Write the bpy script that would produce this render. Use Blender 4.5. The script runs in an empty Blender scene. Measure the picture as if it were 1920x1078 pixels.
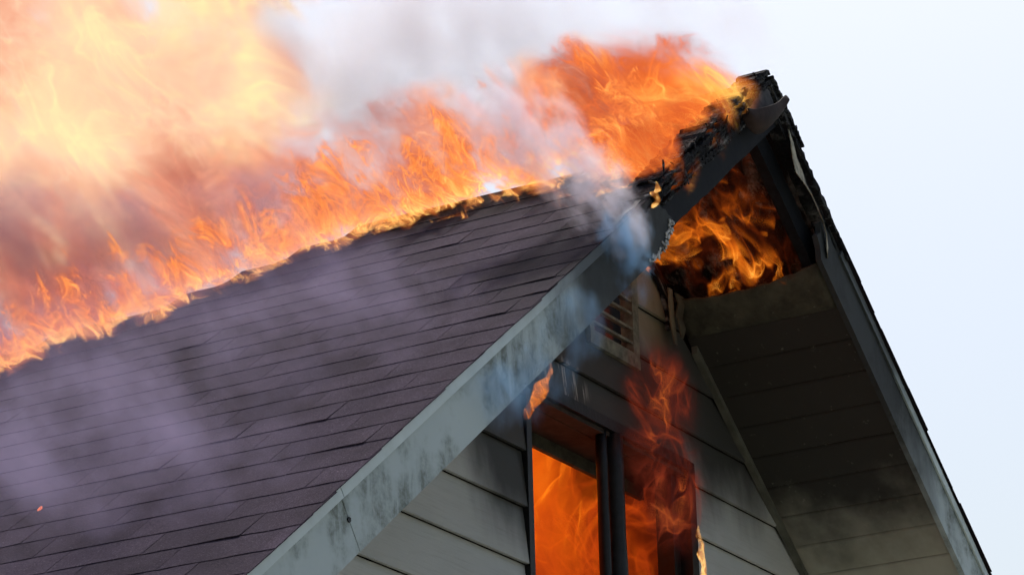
import bpy, math, random
from mathutils import Vector, Matrix

random.seed(7)
scene = bpy.context.scene
Z0 = 6.12                       # height of the gable peak above the ground
R = math.radians

# ------------------------------------------------------------------ camera
FWD = Vector((0.817013, 0.461766, 0.345327)).normalized()
ROLL = R(-1.55453)
YAW = R(60.52491)
PITCH = R(20.20347)
f_ = Vector((math.sin(YAW) * math.cos(PITCH), math.cos(YAW) * math.cos(PITCH), math.sin(PITCH)))
r0 = Vector((math.cos(YAW), -math.sin(YAW), 0.0))
u0 = r0.cross(f_)
r_ = math.cos(ROLL) * r0 + math.sin(ROLL) * u0
u_ = -math.sin(ROLL) * r0 + math.cos(ROLL) * u0
cam_data = bpy.data.cameras.new("camera")
cam = bpy.data.objects.new("camera", cam_data)
scene.collection.objects.link(cam)
cam_data.sensor_width = 36.0
cam_data.lens = 5677.0154 / 1920.0 * 36.0
cam_data.clip_start = 0.1
cam_data.clip_end = 3000.0
m = Matrix.Identity(4)
for i in range(3):
    m[i][0], m[i][1], m[i][2] = r_[i], u_[i], -f_[i]
m[0][3], m[1][3], m[2][3] = -9.3686, -4.1981, -4.5208 + Z0
cam.matrix_world = m
scene.camera = cam

# ------------------------------------------------------------------ sky, sun, exposure
SUN_AZ, SUN_EL = R(66.0), R(61.0)          # azimuth clockwise from +y
world = bpy.data.worlds.new("World")
scene.world = world
world.use_nodes = True
wn = world.node_tree
bg = wn.nodes["Background"]
sky = wn.nodes.new("ShaderNodeTexSky")
sky.sky_type = 'NISHITA'
sky.sun_disc = False
sky.sun_elevation = SUN_EL
sky.sun_rotation = SUN_AZ
sky.air_density = 1.4
sky.dust_density = 4.0
sky.ozone_density = 1.0
wn.links.new(sky.outputs[0], bg.inputs[0])
bg.inputs[1].default_value = 0.134
sun_data = bpy.data.lights.new("sun", 'SUN')
sun_data.energy = 4.0
sun_data.angle = R(0.6)
sun_data.color = (1.0, 0.95, 0.88)
sun = bpy.data.objects.new("sun", sun_data)
scene.collection.objects.link(sun)
sd = Vector((math.sin(SUN_AZ) * math.cos(SUN_EL), math.cos(SUN_AZ) * math.cos(SUN_EL), math.sin(SUN_EL)))
sun.rotation_euler = sd.to_track_quat('Z', 'Y').to_euler()
sun.location = sd * 40
scene.view_settings.view_transform = 'Standard'
scene.view_settings.look = 'None'
scene.view_settings.gamma = 1.0
scene.view_settings.exposure = 0.0
scene.view_settings.use_curve_mapping = False
cy = scene.cycles
cy.use_denoising = True
cy.max_bounces = 5
cy.diffuse_bounces = 3
cy.glossy_bounces = 2
cy.transmission_bounces = 2
cy.transparent_max_bounces = 8
cy.volume_bounces = 1
cy.use_adaptive_sampling = True
cy.adaptive_threshold = 0.05
cy.adaptive_min_samples = 8
cy.volume_max_steps = 256
cy.caustics_reflective = False
cy.caustics_refractive = False

# ------------------------------------------------------------------ helpers
TH = 0.655702
c, s, T = math.cos(TH), math.sin(TH), math.tan(TH)
D = 0.6721            # rake overhang: the gable wall stands at y = D
HV = 0.2376           # vertical height of the rake boards
SID = 0.2             # siding exposure
ZS = -1.4710          # one of the siding joints


def W(p):
    return Vector((p[0], p[1], p[2] + Z0))


def empty(name, loc=(0, 0, 0), parent=None):
    o = bpy.data.objects.new(name, None)
    scene.collection.objects.link(o)
    o.location = loc
    o.empty_display_size = 0.3
    if parent:
        o.parent = parent
    return o


def link(name, me, mat=None, parent=None):
    o = bpy.data.objects.new(name, me)
    scene.collection.objects.link(o)
    if mat and not me.materials:
        me.materials.append(mat)
    if parent:
        o.parent = parent
    return o


def mesh(name, verts, faces, mat=None, parent=None, smooth=False, world=False):
    me = bpy.data.meshes.new(name)
    me.from_pydata([tuple(v) if world else tuple(W(v)) for v in verts], [], faces)
    me.update()
    if smooth:
        me.polygons.foreach_set("use_smooth", [True] * len(me.polygons))
    return link(name, me, mat, parent)


def prism_data(poly, off):
    """closed prism: polygon (3-D points) swept by off"""
    n = len(poly)
    off = Vector(off)
    v = [Vector(p) for p in poly] + [Vector(p) + off for p in poly]
    f = [list(range(n))[::-1], [n + i for i in range(n)]]
    for i in range(n):
        j = (i + 1) % n
        f.append([i, j, n + j, n + i])
    return v, f


def prism(name, poly, off, mat, parent=None):
    v, f = prism_data(poly, off)
    o = mesh(name, v, f, mat, parent)
    fix_normals(o.data)
    return o


def fix_normals(me):
    import bmesh
    b = bmesh.new()
    b.from_mesh(me)
    bmesh.ops.recalc_face_normals(b, faces=b.faces)
    b.to_mesh(me)
    b.free()


def join_data(parts):
    V, F = [], []
    for v, f in parts:
        k = len(V)
        V += list(v)
        F += [[i + k for i in q] for q in f]
    return V, F


def tag(o, label=None, cat=None, group=None, kind=None):
    if label: o["label"] = label
    if cat: o["category"] = cat
    if group: o["group"] = group
    if kind: o["kind"] = kind
    return o


def LR(u, y, n):
    return Vector((-u * c - n * s, y, -u * s + n * c))


def RR(u, y, n):
    return Vector((u * c + n * s, y, -u * s + n * c))


def lerp_tab(tab, t):
    if t <= tab[0][0]: return tab[0][1]
    for (a, va), (b, vb) in zip(tab, tab[1:]):
        if t <= b:
            return va + (vb - va) * (t - a) / (b - a)
    return tab[-1][1]


# lower edge of the burning zone: slope distance from the ridge at each y
BURN = [(-0.3, 1.20), (0.0, 1.12), (0.11, 1.06), (0.236, 1.0), (0.514, 0.80), (0.8, 0.77), (1.1, 0.772), (1.46, 0.874),
        (1.77, 1.12), (2.04, 1.37), (2.35, 1.47), (2.51, 1.6), (3.0, 1.85), (4.5, 2.4)]


# ------------------------------------------------------------------ node helper
class NG:
    def __init__(self, mat):
        mat.use_nodes = True
        self.nt = mat.node_tree
        self.nt.nodes.clear()
        self.out = self.nt.nodes.new("ShaderNodeOutputMaterial")

    def n(self, t, **kw):
        x = self.nt.nodes.new(t)
        for k, v in kw.items():
            setattr(x, k, v)
        return x

    def set(self, sock, v):
        if hasattr(v, "is_linked") or isinstance(v, bpy.types.NodeSocket):
            self.nt.links.new(v, sock)
        else:
            sock.default_value = v

    def m(self, op, a, b=None, c_=None, clamp=False):
        x = self.n("ShaderNodeMath", operation=op, use_clamp=clamp)
        self.set(x.inputs[0], a)
        if b is not None: self.set(x.inputs[1], b)
        if c_ is not None: self.set(x.inputs[2], c_)
        return x.outputs[0]

    def v(self, op, a, b=None, sc=None):
        x = self.n("ShaderNodeVectorMath", operation=op)
        self.set(x.inputs[0], a)
        if b is not None: self.set(x.inputs[1], b)
        if sc is not None: self.set(x.inputs["Scale"], sc)
        return x.outputs["Value"] if op in ("LENGTH", "DOT_PRODUCT", "DISTANCE") else x.outputs[0]

    def pos(self):
        g = self.n("ShaderNodeNewGeometry")
        return self.v("SUBTRACT", g.outputs["Position"], (0, 0, Z0))

    def sep(self, v):
        x = self.n("ShaderNodeSeparateXYZ")
        self.set(x.inputs[0], v)
        return x.outputs

    def comb(self, x, y, z):
        q = self.n("ShaderNodeCombineXYZ")
        for i, a in enumerate((x, y, z)): self.set(q.inputs[i], a)
        return q.outputs[0]

    def noise(self, vec, scale, detail=2.0, rough=0.5, col=False, dist=0.0):
        x = self.n("ShaderNodeTexNoise")
        x.noise_dimensions = '3D'
        self.set(x.inputs["Vector"], vec)
        x.inputs["Scale"].default_value = scale
        x.inputs["Detail"].default_value = detail
        x.inputs["Roughness"].default_value = rough
        x.inputs["Distortion"].default_value = dist
        return x.outputs["Color"] if col else x.outputs[0]

    def voronoi(self, vec, scale, feature='F1', rnd=1.0):
        x = self.n("ShaderNodeTexVoronoi", feature=feature)
        self.set(x.inputs["Vector"], vec)
        x.inputs["Scale"].default_value = scale
        x.inputs["Randomness"].default_value = rnd
        return x.outputs["Distance"]

    def map(self, v, a, b, c_=0.0, d=1.0, smooth=False):
        x = self.n("ShaderNodeMapRange")
        x.interpolation_type = 'SMOOTHSTEP' if smooth else 'LINEAR'
        x.clamp = True
        self.set(x.inputs[0], v)
        for i, q in enumerate((a, b, c_, d)): self.set(x.inputs[1 + i], q)
        return x.outputs[0]

    def ramp(self, v, stops):
        x = self.n("ShaderNodeValToRGB")
        e = x.color_ramp.elements
        while len(e) < len(stops): e.new(0.5)
        for i, (p, col) in enumerate(stops):
            e[i].position = p
            e[i].color = (*col, 1.0)
        self.set(x.inputs[0], v)
        return x.outputs[0]

    def mix(self, f, a, b):
        x = self.n("ShaderNodeMix", data_type='RGBA')
        self.set(x.inputs[0], f)
        self.set(x.inputs[6], a if not isinstance(a, tuple) else (*a, 1.0))
        self.set(x.inputs[7], b if not isinstance(b, tuple) else (*b, 1.0))
        return x.outputs[2]

    def curve(self, v, pts):
        x = self.n("ShaderNodeFloatCurve")
        cm = x.mapping.curves[0]
        while len(cm.points) < len(pts): cm.points.new(0.5, 0.5)
        for q, (a, b) in zip(cm.points, pts):
            q.location = (a, b)
            q.handle_type = 'AUTO_CLAMPED'
        x.mapping.update()
        self.set(x.inputs["Value"], v)
        return x.outputs[0]

    def bump(self, h, strength=0.5, dist=0.01):
        x = self.n("ShaderNodeBump")
        x.inputs["Strength"].default_value = strength
        x.inputs["Distance"].default_value = dist
        self.set(x.inputs["Height"], h)
        return x.outputs[0]

    def surf(self, col, rough=0.8, normal=None, metal=0.0, spec=0.3):
        b = self.n("ShaderNodeBsdfPrincipled")
        self.set(b.inputs["Base Color"], col if not isinstance(col, tuple) else (*col, 1.0))
        self.set(b.inputs["Roughness"], rough)
        b.inputs["Metallic"].default_value = metal
        b.inputs["Specular IOR Level"].default_value = spec
        if normal is not None: self.nt.links.new(normal, b.inputs["Normal"])
        self.nt.links.new(b.outputs[0], self.out.inputs["Surface"])
        return b


def newmat(name):
    mt = bpy.data.materials.new(name)
    return mt, NG(mt)


# ------------------------------------------------------------------ surface materials
def soot_shade(g, P, pts):
    """fire deposits and, on the siding, painted shade: strongest near the given points (centre, radius)"""
    acc = None
    for (cx, cyy, cz), (rx, ry, rz) in pts:
        q = g.v("MULTIPLY", g.v("SUBTRACT", P, (cx, cyy, cz)), (1 / rx, 1 / ry, 1 / rz))
        a = g.m("SUBTRACT", 1.0, g.v("LENGTH", q))
        acc = a if acc is None else g.m("MAXIMUM", acc, a)
    nz = g.noise(g.v("MULTIPLY", P, (1, 1, 0.45)), 5.0, 4, 0.6)
    acc = g.m("ADD", acc, g.m("MULTIPLY", g.m("SUBTRACT", nz, 0.5), 0.5))
    return g.map(acc, -0.05, 0.5, 0, 1, True)


def mat_shingle():
    mt, g = newmat("asphalt_shingle")
    P = g.pos()
    oi = g.n("ShaderNodeObjectInfo")
    gran = g.noise(P, 170, 3, 0.75)
    blot = g.noise(P, 5.5, 4, 0.6)
    col = g.ramp(gran, [(0.28, (0.030, 0.022, 0.033)), (0.55, (0.055, 0.041, 0.060)), (0.68, (0.090, 0.070, 0.095)), (0.76, (0.26, 0.22, 0.25))])
    tone = g.map(oi.outputs["Random"], 0, 1, 0.80, 1.15)
    tone = g.m("MULTIPLY", tone, g.map(blot, 0.3, 0.7, 0.75, 1.2))
    col = g.v("SCALE", col, sc=tone)
    xyz = g.sep(P)
    # scorched rim below the burning edge
    yy = g.m("DIVIDE", g.m("ADD", xyz[1], 0.3), 4.8)
    ub = g.curve(yy, [((a + 0.3) / 4.8, b / 3.0) for a, b in BURN])
    uu = g.m("DIVIDE", g.m("MULTIPLY", xyz[0], -1.0 / c), 3.0)
    dd = g.m("SUBTRACT", uu, ub)
    dd = g.m("ADD", dd, g.m("MULTIPLY", g.m("SUBTRACT", blot, 0.5), 0.08))
    col = g.mix(g.map(dd, 0.0, 0.16, 0.85, 0.0, True), col, (0.012, 0.010, 0.010))
    # a band of soot beside the burnt rake
    sx = soot_shade(g, P, [((-1.25, 0.0, -0.95), (0.9, 0.45, 0.9))])
    col = g.mix(g.m("MULTIPLY", sx, 0.6), col, (0.014, 0.013, 0.014))
    h = g.m("ADD", gran, g.m("MULTIPLY", g.noise(P, 40, 3), 1.0))
    g.surf(col, 0.92, g.bump(h, 0.35, 0.004), spec=0.03)
    return mt


def mat_char():
    mt, g = newmat("charred_wood")
    P = g.pos()
    # streaks along the slope
    xyz = g.sep(P)
    along = g.m("MULTIPLY", g.m("ADD", g.m("ABSOLUTE", xyz[0]), g.m("MULTIPLY", xyz[2], -0.77)), 1.0)
    perp = g.m("ADD", xyz[2], g.m("MULTIPLY", g.m("ABSOLUTE", xyz[0]), T))
    q = g.comb(g.m("MULTIPLY", along, 5.0), g.m("MULTIPLY", xyz[1], 12.0), g.m("MULTIPLY", perp, 55.0))
    st = g.noise(q, 1.0, 5, 0.65)
    cr = g.voronoi(g.comb(g.m("MULTIPLY", along, 26.0), g.m("MULTIPLY", xyz[1], 30.0), g.m("MULTIPLY", perp, 60.0)), 1.0, 'DISTANCE_TO_EDGE')
    big = g.noise(P, 7.0, 3)
    ash = g.m("MULTIPLY", g.map(st, 0.50, 0.66, 0, 1), g.map(big, 0.38, 0.58, 0.05, 1.0))
    col = g.mix(ash, (0.010, 0.010, 0.012), (0.20, 0.20, 0.20))
    h = g.m("ADD", g.m("MULTIPLY", g.map(cr, 0, 0.12), 0.6), st)
    g.surf(col, g.map(ash, 0, 1, 0.8, 0.98), g.bump(h, 0.7, 0.010), spec=0.08)
    return mt


def mat_fascia():
    mt, g = newmat("painted_rake_board")
    P = g.pos()
    xyz = g.sep(P)
    base = g.mix(g.noise(P, 3.0, 3), (0.38, 0.44, 0.46), (0.47, 0.53, 0.54))
    # mould and dirt in blotches and runs
    runs = g.noise(g.v("MULTIPLY", P, (9, 9, 2.2)), 1.6, 5, 0.65)
    blot = g.noise(P, 3.4, 5, 0.62)
    mould = g.m("MULTIPLY", g.map(runs, 0.34, 0.54, 0.15, 1, True), g.map(blot, 0.40, 0.58, 0, 1, True))
    fine = g.noise(P, 60, 3, 0.7)
    mould = g.m("MULTIPLY", mould, g.map(fine, 0.25, 0.6, 0.35, 1))
    col = g.mix(g.m("MULTIPLY", mould, 0.92), base, (0.085, 0.10, 0.075))
    rub = g.noise(g.v("MULTIPLY", P, (26, 26, 5)), 1.3, 3, 0.6)
    col = g.mix(g.map(rub, 0.62, 0.72, 0, 0.30), col, (0.44, 0.46, 0.45))
    # soot beside the burnt end
    so = soot_shade(g, P, [((-1.05, 0, -0.95), (0.80, 1, 0.9)), ((0.5, 0, -0.5), (1.45, 1, 1.45))])
    col = g.mix(g.m("MULTIPLY", so, 0.96), col, (0.016, 0.017, 0.019))
    h = g.m("ADD", g.m("MULTIPLY", fine, 0.4), runs)
    g.surf(col, g.map(so, 0, 1, 0.55, 0.8), g.bump(h, 0.25, 0.004), spec=0.35)
    return mt


def mat_drip():
    mt, g = newmat("painted_drip_edge")
    P = g.pos()
    n1 = g.noise(P, 9, 4, 0.6)
    col = g.mix(g.map(n1, 0.4, 0.7, 0, 0.5), (0.55, 0.62, 0.64), (0.40, 0.46, 0.47))
    so = soot_shade(g, P, [((-1.05, 0, -0.95), (1.0, 1, 1.0)), ((0.4, 0, -0.45), (1.1, 1, 1.2))])
    col = g.mix(g.m("MULTIPLY", so, 0.93), col, (0.02, 0.021, 0.023))
    g.surf(col, 0.5, g.bump(n1, 0.15, 0.003), spec=0.4)
    return mt


def mat_siding():
    mt, g = newmat("painted_lap_siding")
    P = g.pos()
    oi = g.n("ShaderNodeObjectInfo")
    grain = g.noise(g.v("MULTIPLY", P, (7.0, 7.0, 120.0)), 1.0, 4, 0.6)
    blot = g.noise(P, 2.2, 4, 0.55)
    base = g.mix(g.map(blot, 0.3, 0.7), (0.39, 0.395, 0.39), (0.46, 0.465, 0.46))
    base = g.v("SCALE", base, sc=g.map(oi.outputs["Random"], 0, 1, 0.9, 1.08))
    base = g.mix(g.map(grain, 0.5, 0.8, 0, 0.25), base, (0.2, 0.195, 0.17))
    so = soot_shade(g, P, [((-0.06, D, -1.12), (1.05, 1, 0.52)), ((0.78, D, -0.82), (0.80, 1, 0.62)), ((-0.74, D, -1.30), (0.50, 1, 0.62)),  # soot, plus shade under the rake board painted left of the window
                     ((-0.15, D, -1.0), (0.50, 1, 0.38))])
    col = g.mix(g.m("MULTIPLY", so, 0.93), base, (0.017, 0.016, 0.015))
    # heat-scorched tan round the vent
    tan = g.v("LENGTH", g.v("MULTIPLY", g.v("SUBTRACT", P, (0.27, D, -0.60)), (4.5, 1, 4.0)))
    col = g.mix(g.map(tan, 0.5, 1.1, 0.6, 0.0, True), col, (0.20, 0.165, 0.095))
    # blistered pale runs in the burnt paint under the second joint
    rv = g.noise(g.v("MULTIPLY", P, (55, 1, 5.0)), 1.0, 4, 0.6)
    zone = g.v("LENGTH", g.v("MULTIPLY", g.v("SUBTRACT", P, (-0.43, D, -1.125)), (4.2, 1, 11.0)))
    zn = g.map(zone, 0.5, 1.0, 1, 0, True)
    col = g.mix(g.m("MULTIPLY", g.map(rv, 0.54, 0.60, 0, 0.9), zn), col, (0.36, 0.33, 0.31))
    h = g.m("ADD", g.m("MULTIPLY", grain, 0.7), g.m("MULTIPLY", g.noise(P, 90, 2), 0.4))
    g.surf(col, 0.68, g.bump(h, 0.45, 0.003), spec=0.3)
    return mt


def mat_soffit():
    mt, g = newmat("painted_soffit_board")
    P = g.pos()
    xyz = g.sep(P)
    oi = g.n("ShaderNodeObjectInfo")
    blot = g.noise(P, 3.5, 4, 0.6)
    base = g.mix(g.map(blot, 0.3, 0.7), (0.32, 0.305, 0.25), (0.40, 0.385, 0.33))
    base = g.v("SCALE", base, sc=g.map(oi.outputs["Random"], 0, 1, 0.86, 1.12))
    so = soot_shade(g, P, [((0.72, 0.34, -0.8), (1.15, 2.0, 1.05))])
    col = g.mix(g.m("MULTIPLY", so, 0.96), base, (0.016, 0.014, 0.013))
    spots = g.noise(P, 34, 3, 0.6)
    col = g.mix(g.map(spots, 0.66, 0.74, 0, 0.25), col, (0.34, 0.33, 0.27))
    g.surf(col, 0.75, g.bump(spots, 0.2, 0.003), spec=0.25)
    return mt


def mat_simple(name, col, rough, nscale=20, var=0.35, metal=0.0, bump=0.2, spec=0.4):
    mt, g = newmat(name)
    P = g.pos()
    n1 = g.noise(P, nscale, 4, 0.62)
    lo = tuple(x * (1 - var) for x in col)
    hi = tuple(x * (1 + var) for x in col)
    g.surf(g.mix(g.map(n1, 0.3, 0.7), lo, hi), g.map(n1, 0.3, 0.7, rough - 0.08, rough + 0.08), g.bump(n1, bump, 0.004), metal, spec)
    return mt


def mat_peeled():
    mt, g = newmat("scorched_peeling_panel")
    P = g.pos()
    n1 = g.noise(P, 9, 4, 0.62)
    n2 = g.noise(P, 38, 3, 0.6)
    col = g.mix(g.map(n1, 0.35, 0.68), (0.03, 0.028, 0.021), (0.085, 0.079, 0.058))
    col = g.mix(g.map(n2, 0.66, 0.74, 0, 0.35), col, (0.2, 0.19, 0.15))
    g.surf(col, 0.8, g.bump(n2, 0.4, 0.005), spec=0.2)
    return mt


def mat_ground():
    mt, g = newmat("pale_bounce_ground")
    P = g.pos()
    n1 = g.noise(P, 0.35, 4, 0.6)
    n2 = g.noise(P, 14, 3, 0.7)
    col = g.mix(g.map(n1, 0.35, 0.65), (0.17, 0.18, 0.13), (0.26, 0.25, 0.21))  # unseen ground, tone paled to bounce light onto soffit and wall
    col = g.v("SCALE", col, sc=g.map(n2, 0.2, 0.8, 0.6, 1.35))
    g.surf(col, 0.95, g.bump(n2, 0.6, 0.05), spec=0.1)
    return mt


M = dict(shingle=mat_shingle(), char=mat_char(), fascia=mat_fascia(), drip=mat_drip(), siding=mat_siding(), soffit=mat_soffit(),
         peeled=mat_peeled(), ground=mat_ground(),
         vinyl=mat_simple("burnt_black_frame", (0.010, 0.0095, 0.011), 0.45, 30, 0.5, 0, 0.5, 0.28),
         vent=mat_simple("painted_vent_metal", (0.13, 0.138, 0.110), 0.7, 24, 0.6),
         black=mat_simple("burnt_interior", (0.012, 0.010, 0.010), 0.9, 8, 0.5, 0, 0.5, 0.2),
         flash=mat_simple("scorched_metal_flashing", (0.030, 0.019, 0.018), 0.75, 14, 0.6, 0.0, 0.3, 0.12),
         plate=mat_simple("scorched_plate", (0.055, 0.050, 0.052), 0.7, 18, 0.8, 0.0, 0.3, 0.2),
         rafter=mat_simple("smoke_black_rafter", (0.007, 0.008, 0.011), 0.75, 30, 0.6, 0.0, 0.4, 0.12),
         trim=mat_simple("sooty_trim_bead", (0.085, 0.085, 0.07), 0.65, 12, 0.35),
         cream=mat_simple("peeled_cream_strip", (0.30, 0.27, 0.21), 0.75, 22, 0.85),
         ash=mat_simple("pale_ash_flakes", (0.42, 0.41, 0.41), 0.95, 40, 0.4),
         casing=mat_simple("scorched_casing", (0.035, 0.024, 0.02), 0.8, 22, 0.6, 0, 0.4, 0.2))

# ------------------------------------------------------------------ ground
gs = 600
ground = mesh("ground", [(-gs, -gs, 0), (gs, -gs, 0), (gs, gs, 0), (-gs, gs, 0)], [[0, 1, 2, 3]], M["ground"], world=True)
tag(ground, kind="structure")

# ------------------------------------------------------------------ the house
house = empty("house", (0, 0, 0))
tag(house, "burning house with steep shingled gable roof, beige lap siding and smashed upper window", "house")
EAVE = 4.75          # slope length
YB = 6.0             # back of the house

# --- roof: two decks
deck_v, deck_f = [], []
UN = 40
roof = empty("roof", (0, 0, 0), house)


def deck(side):
    """sheathing slab; past y = 0.4 its upper part has burnt away"""
    fn = LR if side < 0 else RR
    rr = random.Random(30 + side)
    V, F = [], []
    ys = [0.022 + i * 0.04 for i in range(int((YB - 0.022) / 0.04))] + [YB]
    for y in ys:
        full = 0.11 if side < 0 else 0.80
        if y < full: ut = 0.0 if side < 0 else 0.012
        else: ut = (lerp_tab(BURN, y) - 0.10 if side < 0 else 1.25) + rr.uniform(-0.03, 0.03)
        for u_a, n_a in ((ut, -0.020), (EAVE, -0.020), (EAVE, -0.002), (ut, -0.002)):
            V.append(fn(u_a, y, n_a))
    for i in range(len(ys) - 1):
        a, b = 4 * i, 4 * i + 4
        for k in range(4):
            F.append([a + k, a + (k + 1) % 4, b + (k + 1) % 4, b + k])
    e = 4 * (len(ys) - 1)
    F += [[3, 2, 1, 0], [e, e + 1, e + 2, e + 3]]
    return V, F


for side in (-1, 1):
    v, f = deck(side)
    o = mesh("roof_deck", v, f, M["char"], roof)
    fix_normals(o.data)

# --- shingle tabs, a few shared shapes
TABW, EXPO = 0.32, 0.145


def tab_mesh(seed):
    rd = random.Random(seed)
    nx, ny = 5, 2
    V, F = [], []
    wob = [rd.uniform(-0.003, 0.003) for _ in range(nx + 1)]
    lift = [rd.uniform(0.0, 0.0012) for _ in range(nx + 1)]
    if seed == 3:
        lift = [l + 0.003 * (i / nx) ** 2 for i, l in enumerate(lift)]
    bs = [0.0, 0.09, 0.215]
    for lay in (0, 1):
        for j, b in enumerate(bs):
            for i in range(nx + 1):
                x = (i / nx - 0.5) * (TABW - 0.0025)
                base = 0.0024 * (1 - b / 0.215) + (lift[i] if j == 0 else lift[i] * 0.3 if j == 1 else 0)
                n = base + (0.0027 if lay else 0.0)
                V.append((x, b + (wob[i] if j == 0 else 0), n))
    A = lambda l, j, i: l * (ny + 1) * (nx + 1) + j * (nx + 1) + i
    for j in range(ny):
        for i in range(nx):
            F.append([A(1, j, i), A(1, j, i + 1), A(1, j + 1, i + 1), A(1, j + 1, i)])
            F.append([A(0, j, i), A(0, j + 1, i), A(0, j + 1, i + 1), A(0, j, i + 1)])
    for i in range(nx):
        F.append([A(0, 0, i), A(0, 0, i + 1), A(1, 0, i + 1), A(1, 0, i)])
    for j in range(ny):
        F.append([A(0, j + 1, 0), A(0, j, 0), A(1, j, 0), A(1, j + 1, 0)])
        F.append([A(0, j, nx), A(0, j + 1, nx), A(1, j + 1, nx), A(1, j, nx)])
    me = bpy.data.meshes.new("shingle")
    me.from_pydata(V, [], F)
    me.materials.append(M["shingle"])
    me.update()
    return me


tabs = [tab_mesh(k) for k in range(8)]


def place_tab(side, u, ya, yb, rd):
    o = bpy.data.objects.new("shingle", rd.choice(tabs))
    scene.collection.objects.link(o)
    o.parent = roof
    yc = (ya + yb) / 2
    if side < 0:
        ex, ey, en, p = Vector((0, -1, 0)), Vector((c, 0, s)), Vector((-s, 0, c)), LR(u, yc, 0.0)
    else:
        ex, ey, en, p = Vector((0, 1, 0)), Vector((-c, 0, s)), Vector((s, 0, c)), RR(u, yc, 0.0075)
    mm = Matrix.Identity(4)
    k = (yb - ya) / TABW
    for i in range(3):
        mm[i][0], mm[i][1], mm[i][2] = ex[i] * k, ey[i], en[i]
    p = W(p)
    rz = rd.uniform(-0.002, 0.002)
    mm = Matrix.Translation(p) @ mm @ Matrix.Rotation(rz, 4, 'Z')
    o.matrix_world = mm
    return o


rd = random.Random(3)
OVER = -0.020
for n in range(4, 33):
    u = EXPO * (n + 0.12)
    if u > EAVE + 0.01: break
    off = ((n - 23) * 0.183 + 0.071) % TABW
    y = off - TABW
    ymax = 1.15 + (4.4 - u) * 0.62          # as far back as the picture sees
    while y < ymax:
        ya, yb = max(y, OVER + rd.uniform(-0.006, 0.006)), y + TABW
        y += TABW
        if yb - ya < 0.03: continue
        ub = lerp_tab(BURN, (ya + yb) / 2)
        if u < ub + rd.uniform(-0.02, 0.05): continue
        place_tab(-1, u, ya, yb, rd)
# farther back the same slope in one sheet (hidden by smoke or outside the picture)
v, f = prism_data([LR(1.9, 4.2, 0.004), LR(EAVE, 1.9, 0.004), LR(EAVE, YB, 0.004), LR(1.9, YB, 0.004)], Vector((-s, 0, c)) * 0.008)
o = mesh("shingle_field", v, f, M["shingle"], roof)
fix_normals(o.data)
o["kind"] = "stuff"
for n in range(1, 33):
    u = EXPO * (n + 0.3)
    if u > EAVE: break
    place_tab(1, u, OVER + rd.uniform(-0.004, 0.004), 0.30, rd)
prism("underlayment", [RR(0.05, -0.010, 0.0), RR(EAVE, -0.010, 0.0), RR(EAVE, -0.010, 0.007), RR(0.05, -0.010, 0.007)], (0, 0.3, 0), M["shingle"], roof)
v, f = prism_data([RR(1.35, 0.305, 0.002), RR(EAVE, 0.305, 0.002), RR(EAVE, YB, 0.002), RR(1.35, YB, 0.002)], Vector((s, 0, c)) * 0.010)
o = mesh("shingle_field", v, f, M["shingle"], roof)
fix_normals(o.data)
o["kind"] = "stuff"

# --- rake boards (fascia)
FH = HV * c          # board height across the slope


def rake_poly(side, pts):
    return [((-1 if side < 0 else 1) * x, 0.0, z) for x, z in pts]


def board_uv(side, u0_, u1_, n0, n1, y0, y1, name, mat, parent, jag0=None):
    fn = LR if side < 0 else RR
    return prism(name, [fn(u0_, y0, n0), fn(u1_, y0, n0), fn(u1_, y0, n1), fn(u0_, y0, n1)], (0, y1 - y0, 0), mat, parent)


# joint seen at x = -2.91 (top) .. -2.79 (bottom)
uj0, uj1 = 2.91 / c - 0.003, (2.79 / c - 0.145)
boardA = prism("rake_board", [LR(3.672, 0, -0.003), LR(EAVE + 0.02, 0, -0.003), LR(EAVE + 0.02, 0, -FH), LR(3.678, 0, -FH)], (0, 0.022, 0), M["fascia"], house)
torn = [(-1.30, -1.000), (-1.24, -0.948), (-1.17, -0.885), (-1.10, -0.840), (-1.055, -0.800), (-1.00, -0.775), (-0.955, -0.780), (-0.93, -0.772),
        (-0.905, -0.782), (-0.878, -0.776), (-0.862, -0.79), (-0.835, -0.79), (-0.825, -0.806), (-0.842, -0.828), (-0.836, -0.846), (-0.858, -0.866),
        (-0.862, -0.884), (-0.888, -0.902), (-0.892, -0.925), (-0.925, -0.945), (-0.94, -0.968), (-0.972, -0.984), (-0.99, -1.008), (-1.03, -1.0293)]
torn = [(x, 0, z) for x, z in torn]
boardB = prism("rake_board", [LR(3.668, 0, -0.003)] + [LR(3.674, 0, -FH)][::-1] + torn[::-1], (0, 0.022, 0), M["fascia"], house)
boardB["label"] = "long left rake board, charred and torn off at its upper end"
boardR = prism("rake_board", [RR(0.60, 0, -0.02), RR(0.64, 0, -0.003), RR(EAVE + 0.02, 0, -0.003), RR(EAVE + 0.02, 0, -FH), RR(0.66, 0, -FH), RR(0.63, 0, -0.15),
                              RR(0.585, 0, -0.13), RR(0.60, 0, -0.09), RR(0.575, 0, -0.06)], (0, 0.022, 0), M["fascia"], house)
for b, side, ua, ub in ((boardB, -1, 1.62, 3.668), (boardA, -1, 3.672, EAVE + 0.02), (boardR, 1, 0.75, EAVE + 0.02)):
    board_uv(side, ua, ub, -0.033, 0.0005, -0.009, -0.001, "drip_edge", M["drip"], b)

# nail head at the board joint
v, f = prism_data([(-2.855 + 0.008 * math.cos(a), 0, -2.316 + 0.008 * math.sin(a)) for a in [k * math.pi / 4 for k in range(8)]], (0, -0.004, 0))
o = mesh("nail_head", v, f, M["vinyl"], boardA)
fix_normals(o.data)

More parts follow.
